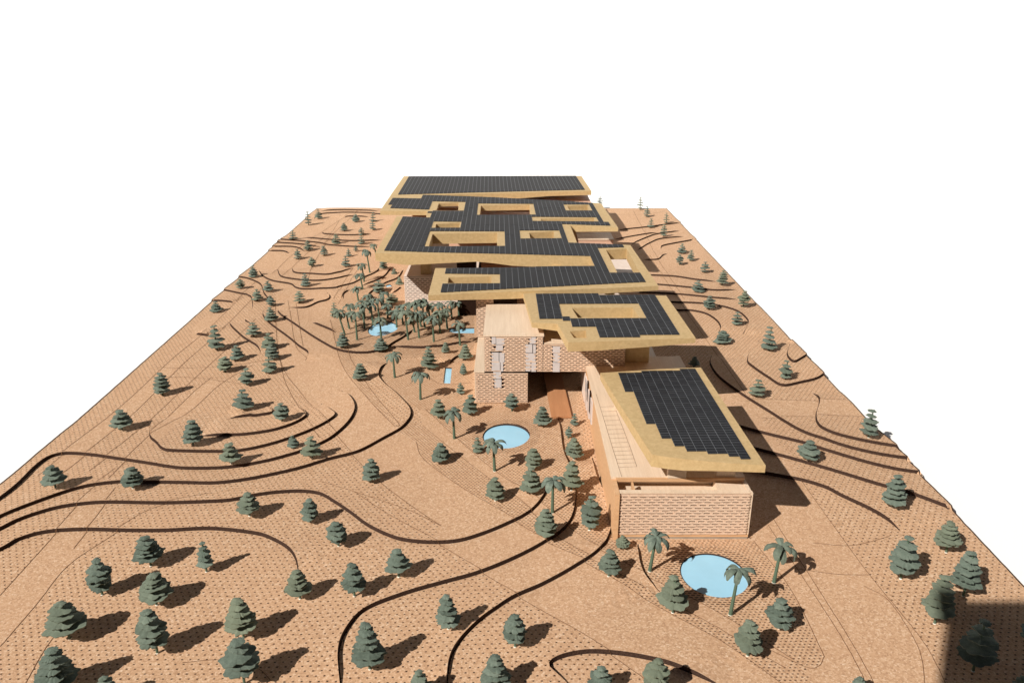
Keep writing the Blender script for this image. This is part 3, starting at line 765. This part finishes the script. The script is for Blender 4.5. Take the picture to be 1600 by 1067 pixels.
r6 = under(roof(mc, 'roof', p6, n6, [(610.0, 305.6, 12e-3), (662, 304.8, 13e-3), (700, 304, 18e-3), (760, 302.6, 17e-3), (813, 301.4, 18e-3), (859, 300.2, 13e-3), (924, 298.7, 13e-3), (908.5, 275.3, 12e-3), (770, 275.6, 12e-3), (631, 275.7, 12e-3)], [], .02, 'rearmost gold roof wholly covered in solar strips'), mc)
print('R6 panels', solar(r6, p6, n6, (899, 274.4), (914, 297), [(639,276.2),(899,275.4),(914,297),(760,300.8),(622,304.6)], [], .0132, .5, .0010))

# ------------------------------------------------------------------ trees
def disc_mesh(seed):
    r = random.Random(seed); n = 40
    ang, rad = [], []
    lob = [r.uniform(0, 6.28) for _ in range(3)]
    for i in range(n):                              # a roughly snipped round of card: teeth of uneven depth, a few deep nicks
        a = i / n * 2 * math.pi + r.uniform(-.05, .05)
        q = 1 + .07 * math.sin(2 * a + lob[0]) + .06 * math.sin(5 * a + lob[1]) + .05 * math.sin(8 * a + lob[2]) + r.uniform(-.06, .05)
        if r.random() < .10: q *= .84
        ang.append(a); rad.append(q)
    sag = [.05 * math.sin(3 * a + lob[1]) for a in ang]
    v = [(0, 0, .20)]
    v += [(.55 * q * math.cos(a), .55 * q * math.sin(a), .13 + s_ * .4) for a, q, s_ in zip(ang, rad, sag)]
    v += [(q * math.cos(a), q * math.sin(a), s_) for a, q, s_ in zip(ang, rad, sag)]
    v += [(q * math.cos(a) * .98, q * math.sin(a) * .98, s_ - .10) for a, q, s_ in zip(ang, rad, sag)]
    v += [(0, 0, .04)]
    f = []
    for i in range(n):
        j = (i + 1) % n
        f += [(0, 1 + i, 1 + j), (1 + i, 1 + n + i, 1 + n + j, 1 + j), (1 + n + i, 1 + 2 * n + i, 1 + 2 * n + j, 1 + n + j), (1 + 2 * n + i, 1 + 3 * n, 1 + 2 * n + j)]
    me = bpy.data.meshes.new('foliage_layer'); me.from_pydata(v, [], f); me.update(); me.materials.append(M['green']); return me
DISC = [disc_mesh(i) for i in range(9)]
def tube_mesh(name, prof, mat, seg=8):
    v, f = [], []
    for (z, r_) in prof: v += [(r_ * math.cos(2 * math.pi * i / seg), r_ * math.sin(2 * math.pi * i / seg), z) for i in range(seg)]
    for k in range(len(prof) - 1):
        for i in range(seg): f.append((k * seg + i, k * seg + (i + 1) % seg, (k + 1) * seg + (i + 1) % seg, (k + 1) * seg + i))
    f.append(tuple(range(seg - 1, -1, -1))); f.append(tuple((len(prof) - 1) * seg + i for i in range(seg)))
    me = bpy.data.meshes.new(name); me.from_pydata(v, [], f); me.update(); me.materials.append(mat); return me
STEM = tube_mesh('trunk', [(0, 1.15), (.3, 1), (1, .75)], M['stem'])
GLUE = tube_mesh('glue', [(0, 1.0), (.5, .9), (1, .45)], M['glue'])
def leaf_mesh(seed):
    r = random.Random(seed); n = 7; v, f = [], []
    for i in range(n):
        t = i / (n - 1)
        x = math.sin(t * 1.65) * .80 + t * .12; z = .16 * math.sin(t * 2.2) - .62 * t * t + .05
        wd = (.11 + .34 * math.sin(min(1, t * 1.05) * math.pi * .86) ** .8) * (1 if t < .99 else .45) * (1 + r.uniform(-.14, .14))
        cup = .10 * wd
        v += [(x, -wd / 2, z - cup), (x, 0, z + cup), (x, wd / 2, z - cup), (x, -wd / 2, z - cup - .045), (x, wd / 2, z - cup - .045)]
    for i in range(n - 1):
        a, b = 5 * i, 5 * i + 5
        f += [(a, b, b + 1, a + 1), (a + 1, b + 1, b + 2, a + 2), (a + 3, a + 4, b + 4, b + 3), (a, a + 3, b + 3, b), (a + 2, b + 2, b + 4, a + 4)]
    e = 5 * (n - 1); f += [(e, e + 3, e + 4, e + 2, e + 1), (0, 1, 2, 4, 3)]
    me = bpy.data.meshes.new('frond'); me.from_pydata(v, [], f); me.update(); me.materials.append(M['green']); return me
LEAF = [leaf_mesh(i) for i in range(6)]

def part(name, me, parent, loc, rot, sc, tint=0.0):
    o = bpy.data.objects.new(name, me); o.location = loc; o.rotation_euler = rot; o.scale = sc
    link(o, parent)
    if tint: o['tint'] = tint
    return o
def conifer(x, yb, hp, wp, label, group, rnd):
    X, Y, Z = T(x, yb); D = depth(X, Y, Z); dep = PITCH + math.atan((yb - 533.5) / FPX)
    Hm = hp * D / FPX / math.cos(dep) * .97; R = wp * D / FPX / 2 * .95
    t = thing('conifer', label, 'tree', (X, Y, Z - .0006), group)
    part('trunk', STEM, t, (0, 0, 0), (0, 0, 0), (.0013, .0013, Hm * .95))
    if Y < 1.15: part('glue_blob', GLUE, t, (0, 0, .0002), (0, 0, rnd.uniform(0, 6)), (.0021, .0019, .0022))
    nl = rnd.choice((5, 6)) if Hm > .04 else rnd.choice((4, 5))
    sc_ = D / FPX / math.cos(dep)
    z0 = min(Hm * .46, (wp / 2 * math.sin(dep) * .66 + hp * rnd.uniform(.0, .12)) * sc_ + Hm * .08)
    lean = (rnd.uniform(-.05, .05), rnd.uniform(-.05, .05))
    tint = max(0, rnd.uniform(-.35, .55))
    shape = rnd.choice((0, 0, 0, 1))
    for i in range(nl):
        k = i / (nl - 1)
        if shape == 1: r = R * (.78 + .3 * math.sin(k * 2.4) - .78 * k ** 1.8)
        else: r = R * (1.0 - .64 * k ** 1.25)
        r *= rnd.uniform(.88, 1.08); r = max(r, R * .33)
        z = z0 + (Hm * .97 - R * .08 - z0) * k ** .95
        zs_ = min(R, .012) * (.45 + .40 * r / R) * rnd.uniform(.85, 1.15)
        part('foliage_layer', rnd.choice(DISC), t, (lean[0] * z, lean[1] * z, z), (rnd.uniform(-.13, .13), rnd.uniform(-.13, .13), rnd.uniform(0, 6.28)), (r, r, zs_), tint)
    return t
def palm(x, yb, xc, yc, wp, label, group, rnd):
    X, Y, Z = T(x, yb); D = depth(X, Y, Z); dep = PITCH + math.atan((yb - 533.5) / FPX)
    Hm = (yb - yc) * D / FPX / math.cos(dep); R = wp * D / FPX / 2 * (1.12 if yb > 540 else 1.12)
    t = thing('palm_tree', label, 'palm', (X, Y, Z - .0006), group)
    tr = part('trunk', STEM, t, (0, 0, 0), (0, 0, 0), (.0021, .0021, Hm))
    tr.rotation_euler = (rnd.uniform(-.03, .03), ((xc - x) * D / FPX) / max(.02, Hm), 0)
    if Y < 1.15: part('glue_blob', GLUE, t, (0, 0, .0002), (0, 0, 0), (.0028, .0028, .0022))
    tx = (xc - x) * D / FPX; n = 8; a0 = rnd.uniform(0, 6.28); tint = max(0, rnd.uniform(-.3, .3))
    for i in range(n):
        a = a0 + i * 2 * math.pi / n + rnd.uniform(-.22, .22); s = R * rnd.uniform(.9, 1.15)
        part('frond', rnd.choice(LEAF), t, (tx, 0, Hm - .001 + rnd.uniform(-.001, .001)), (rnd.uniform(-.2, .2), rnd.uniform(-.35, .45), a), (s, s * .95, s), tint)
    for i in range(4):
        a = rnd.uniform(0, 6.28)
        part('frond', rnd.choice(LEAF), t, (tx, 0, Hm + .0012), (rnd.uniform(-.2, .2), rnd.uniform(-.35, -.1), a), (R * .7, R * .75, R * .7), tint)
    return t

CON = [ # x, foot y, height, width in the photograph
 (236,884,47,48),(323,893,47,28),(160,929,55,46),(245,945,47,54),(109,998,57,60),(246,1020,67,54),(91,1080,62,62),(381,996,60,56),(382,1068,66,62),(173,1098,40,40),(390,806,37,40),(87,762,36,40),(208,763,34,38),(191,671,32,37),(302,695,40,34),(362,728,33,36),
 (254,617,36,30),(339,546,39,27),(371,562,24,25),(352,581,25,30),(386,602,28,30),(381,639,32,32),(397,526,23,25),(421,545,26,26),(426,562,25,25),(422,582,30,26),(441,658,30,31),(459,699,20,20),(488,715,34,34),(580,752,36,32),(563,594,27,26),(536,543,25,23),(596,548,21,26),
 (671,577,37,28),(696,551,17,15),(727,562,25,23),(724,585,18,14),(720,615,18,15),(734,647,32,29),(685,653,30,28),(747,707,24,20),(689,722,31,32),(774,782,37,35),(800,642,29,29),
 (485,815,37,36),(529,853,39,42),(469,935,44,42),(554,931,50,41),(623,901,43,44),(701,982,53,41),(578,1045,68,52),(805,1010,49,48),(775,1079,54,48),(655,1092,42,42),
 (973,856,20,24),(951,900,41,38),(1051,957,55,47),(1217,981,45,47),(1168,1024,53,48),(936,1086,42,42),(1021,1088,56,50),(921,828,54,40),(893,766,46,38),(897,718,34,32),(888,684,19,15),(897,664,19,15),(853,839,46,40),(830,770,40,36),(834,733,34,34),(848,665,31,30),
 (1395,792,52,41),(1478,863,48,44),(1407,904,68,50),(1505,931,68,48),(1460,974,75,52),(1520,1048,74,58),(1606,1010,40,44),(1341,1090,30,30),(1590,1095,36,40),
 (1201,547,38,26),(1227,592,31,25),(1182,620,28,28),(1357,684,45,34),(1262,719,31,38),(1129,536,20,29),(1151,508,22,23),(1161,480,27,21),(1128,446,25,20),(1091,456,19,22),(1108,484,23,22),(1101,426,18,17),(1065,396,16,15),(1062,414,17,15),(1079,408,18,14),(1037,370,20,14),(1041,349,17,12),(1017,356,15,12),(1011,339,17,12),(1000,328,20,11),(937,322,15,12),(1084,573,17,18),
 (482,352,22,13),(498,342,16,13),(458,374,14,15),(556,347,13,14),(538,361,13,13),(583,346,15,12),(583,360,15,13),(565,368,13,12),(565,381,15,14),(525,380.5,16,15),(482,392,17,15),(507,399.5,16,15),(466,405,17,15),(487.5,417,16,16),(545,401,13,10),(540.5,417,18,16),(478,447,21,18),(396,433,19,17),(376,451,16,18),(419.5,455,17,18),(402.6,470,19,19),(424,478,17,18),(424,501,22,21),(468.5,474,20,22),(338,487,17,20),(523,495,23,15),(556,393,11,8),(599.5,420,14,16),(616,428,9,10),(592,457,20,24),(612,475,17,25),(624,444,12,12),(608,492,12,12),
]
PAL = [ # foot x, foot y, crown x, crown y, width
 (617,590,616,555,27),(657,624,658,584,29),(710,685,709,644,30),(773,736,771,692,34),(1015,892,1021,841,40),(1141,960,1146,895,44),(1209,910,1214,857,46),(863,801,863,752,38),
 (578,426,574.6,392,17),(569,440,567,414,17),(567,452,564,430,18),(588,398,585,383,13),(592,494,591,468,22),(570,513,568,478,22),(596,530,595,499,24),(620,513,620,487,22),(638,531,635,487,24),(648,519,645,496,20),(658,510,651,473,22),(664,512,661,489,20),(678,534,677,498,24),(690,505,686,476,20),(699,514,697,485,20),(717,495,716,474,14),(719,536,717,502,22),(539,523,531,487,20),(550,503,548,478,20),(558,531,558,490,24),(570,497,569,472,20),(560,470,558,450,17),(606,497,606,476,18),(642,505,640,476,22),(672,502,670,476,22),(630,507,627,480,20),
 (583,507,581,474,22),(655,528,653,490,22),(688,521,686,489,22),(546,514,543,490,20),(578,489,577,462,20),(600,483,600,459,18),(662,499,661,470,20),(706,497,705,472,18),
]
ORD = ['first', 'second', 'third', 'fourth', 'fifth', 'sixth', 'seventh', 'eighth', 'ninth', 'tenth', 'eleventh', 'twelfth', 'thirteenth', 'fourteenth', 'fifteenth', 'sixteenth', 'seventeenth', 'eighteenth', 'nineteenth', 'twentieth']
def zone(x, y):
    if x < 430 and y >= 1060: return 'cut off by the bottom edge at front left'
    if x < 430 and y > 820: return 'on the dotted front left plot'
    if x < 640 and y > 730 and y <= 860: return 'on the curved terrace left of centre'
    if x < 330 and y > 600: return 'near the left board edge above the curved steps'
    if x < 600 and y > 630: return 'inside the nested steps at left'
    if 430 <= x < 900 and y > 860: return 'in the foreground centre'
    if 900 <= x < 1320 and y > 1060: return 'cut off by the bottom edge right of centre'
    if 900 <= x < 1300 and y > 840: return 'around the front oval pool'
    if x >= 1300 and y > 1000: return 'at the dark shaded front right corner'
    if x >= 1300 and y > 770: return 'at right beside the board edge'
    if x >= 1100 and y > 500: return 'on the right slope beside the gold roofs'
    if x >= 1045 and y > 400: return 'on the right slope behind the second roof'
    if x >= 930 and y <= 400: return 'at the far right rear corner'
    if 860 < x < 1000: return 'in the row left of the nearest building'
    if 1000 <= x < 1100: return 'in the shade between two roofs'
    if x >= 640 and y > 635: return 'around the oval pool below the tower'
    if x >= 640 and y > 540: return 'on the slope left of the tower'
    if 505 <= x < 640 and y > 500: return 'on the bare slope below the palm grove'
    if x < 505 and y > 500: return 'on the left slope beside the long curved step'
    if x < 450 and y > 425: return 'along the upper left board edge'
    if x >= 515 and y > 385: return 'around the terraces above the palm grove'
    if y > 390: return 'on the upper left slope'
    return 'at the far left rear corner'
zones = {}
for i, c in enumerate(CON): zones.setdefault(zone(c[0], c[1]), []).append(i)
lab = {}
for zn, ids in zones.items():
    ids.sort(key=lambda i: CON[i][0])
    for k, i in enumerate(ids):
        lab[i] = f'layered green tree {zn}' + (f', {ORD[k]} from the left' if len(ids) > 1 else '')
for i, c in enumerate(CON): conifer(*c, lab[i], 'layered conifers on the cork', random.Random(100 + i))
def pzone(x, y):
    if x > 900: return 'beside the front oval pool'
    if y > 630: return 'around the oval pool below the tower'
    if y > 560: return 'on the slope left of the tower'
    if y < 475: return 'on the terraces above the grove'
    if y >= 512: return 'at the front of the grove'
    if x < 625: return 'in the rear left of the grove'
    return 'in the rear right of the grove'
pz = {}
for i, c in enumerate(PAL): pz.setdefault(pzone(c[0], c[1]), []).append(i)
plab = {}
for zn, ids in pz.items():
    ids.sort(key=lambda i: PAL[i][0])
    for k, i in enumerate(ids): plab[i] = f'green paper palm {zn}, {ORD[k]} from the left'
for i, c in enumerate(PAL): palm(*c, plab[i], 'paper palms', random.Random(900 + i))

# ------------------------------------------------------------------ board behind the camera whose shadow falls on the front right corner
ca = G(1480, 938)
hb = 1.05; sx_, sy_ = LD.x / -LD.z * hb, LD.y / -LD.z * hb
bx, by = ca[0] - sx_, ca[1] - sy_
s2 = G(1462, 1095); kx, ky = LD.x / -LD.z, LD.y / -LD.z
z2 = (s2[1] - by) / ky; x2 = s2[0] - kx * z2
xb = bx + (x2 - bx) * (hb + .0128) / (hb - z2)
bv = [(xb, by, -.0128), (bx + .62, by, -.0128), (bx + .62, by, hb), (bx, by, hb)]
o = mesh_obj('screen_board', [(x, y - .012, z) for x, y, z in bv] + bv, [(0, 1, 2, 3), (7, 6, 5, 4), (0, 4, 5, 1), (1, 5, 6, 2), (2, 6, 7, 3), (3, 7, 4, 0)], M['board'])
tag(o, 'plain upright board behind the camera, its shadow darkens the front right corner', 'board')
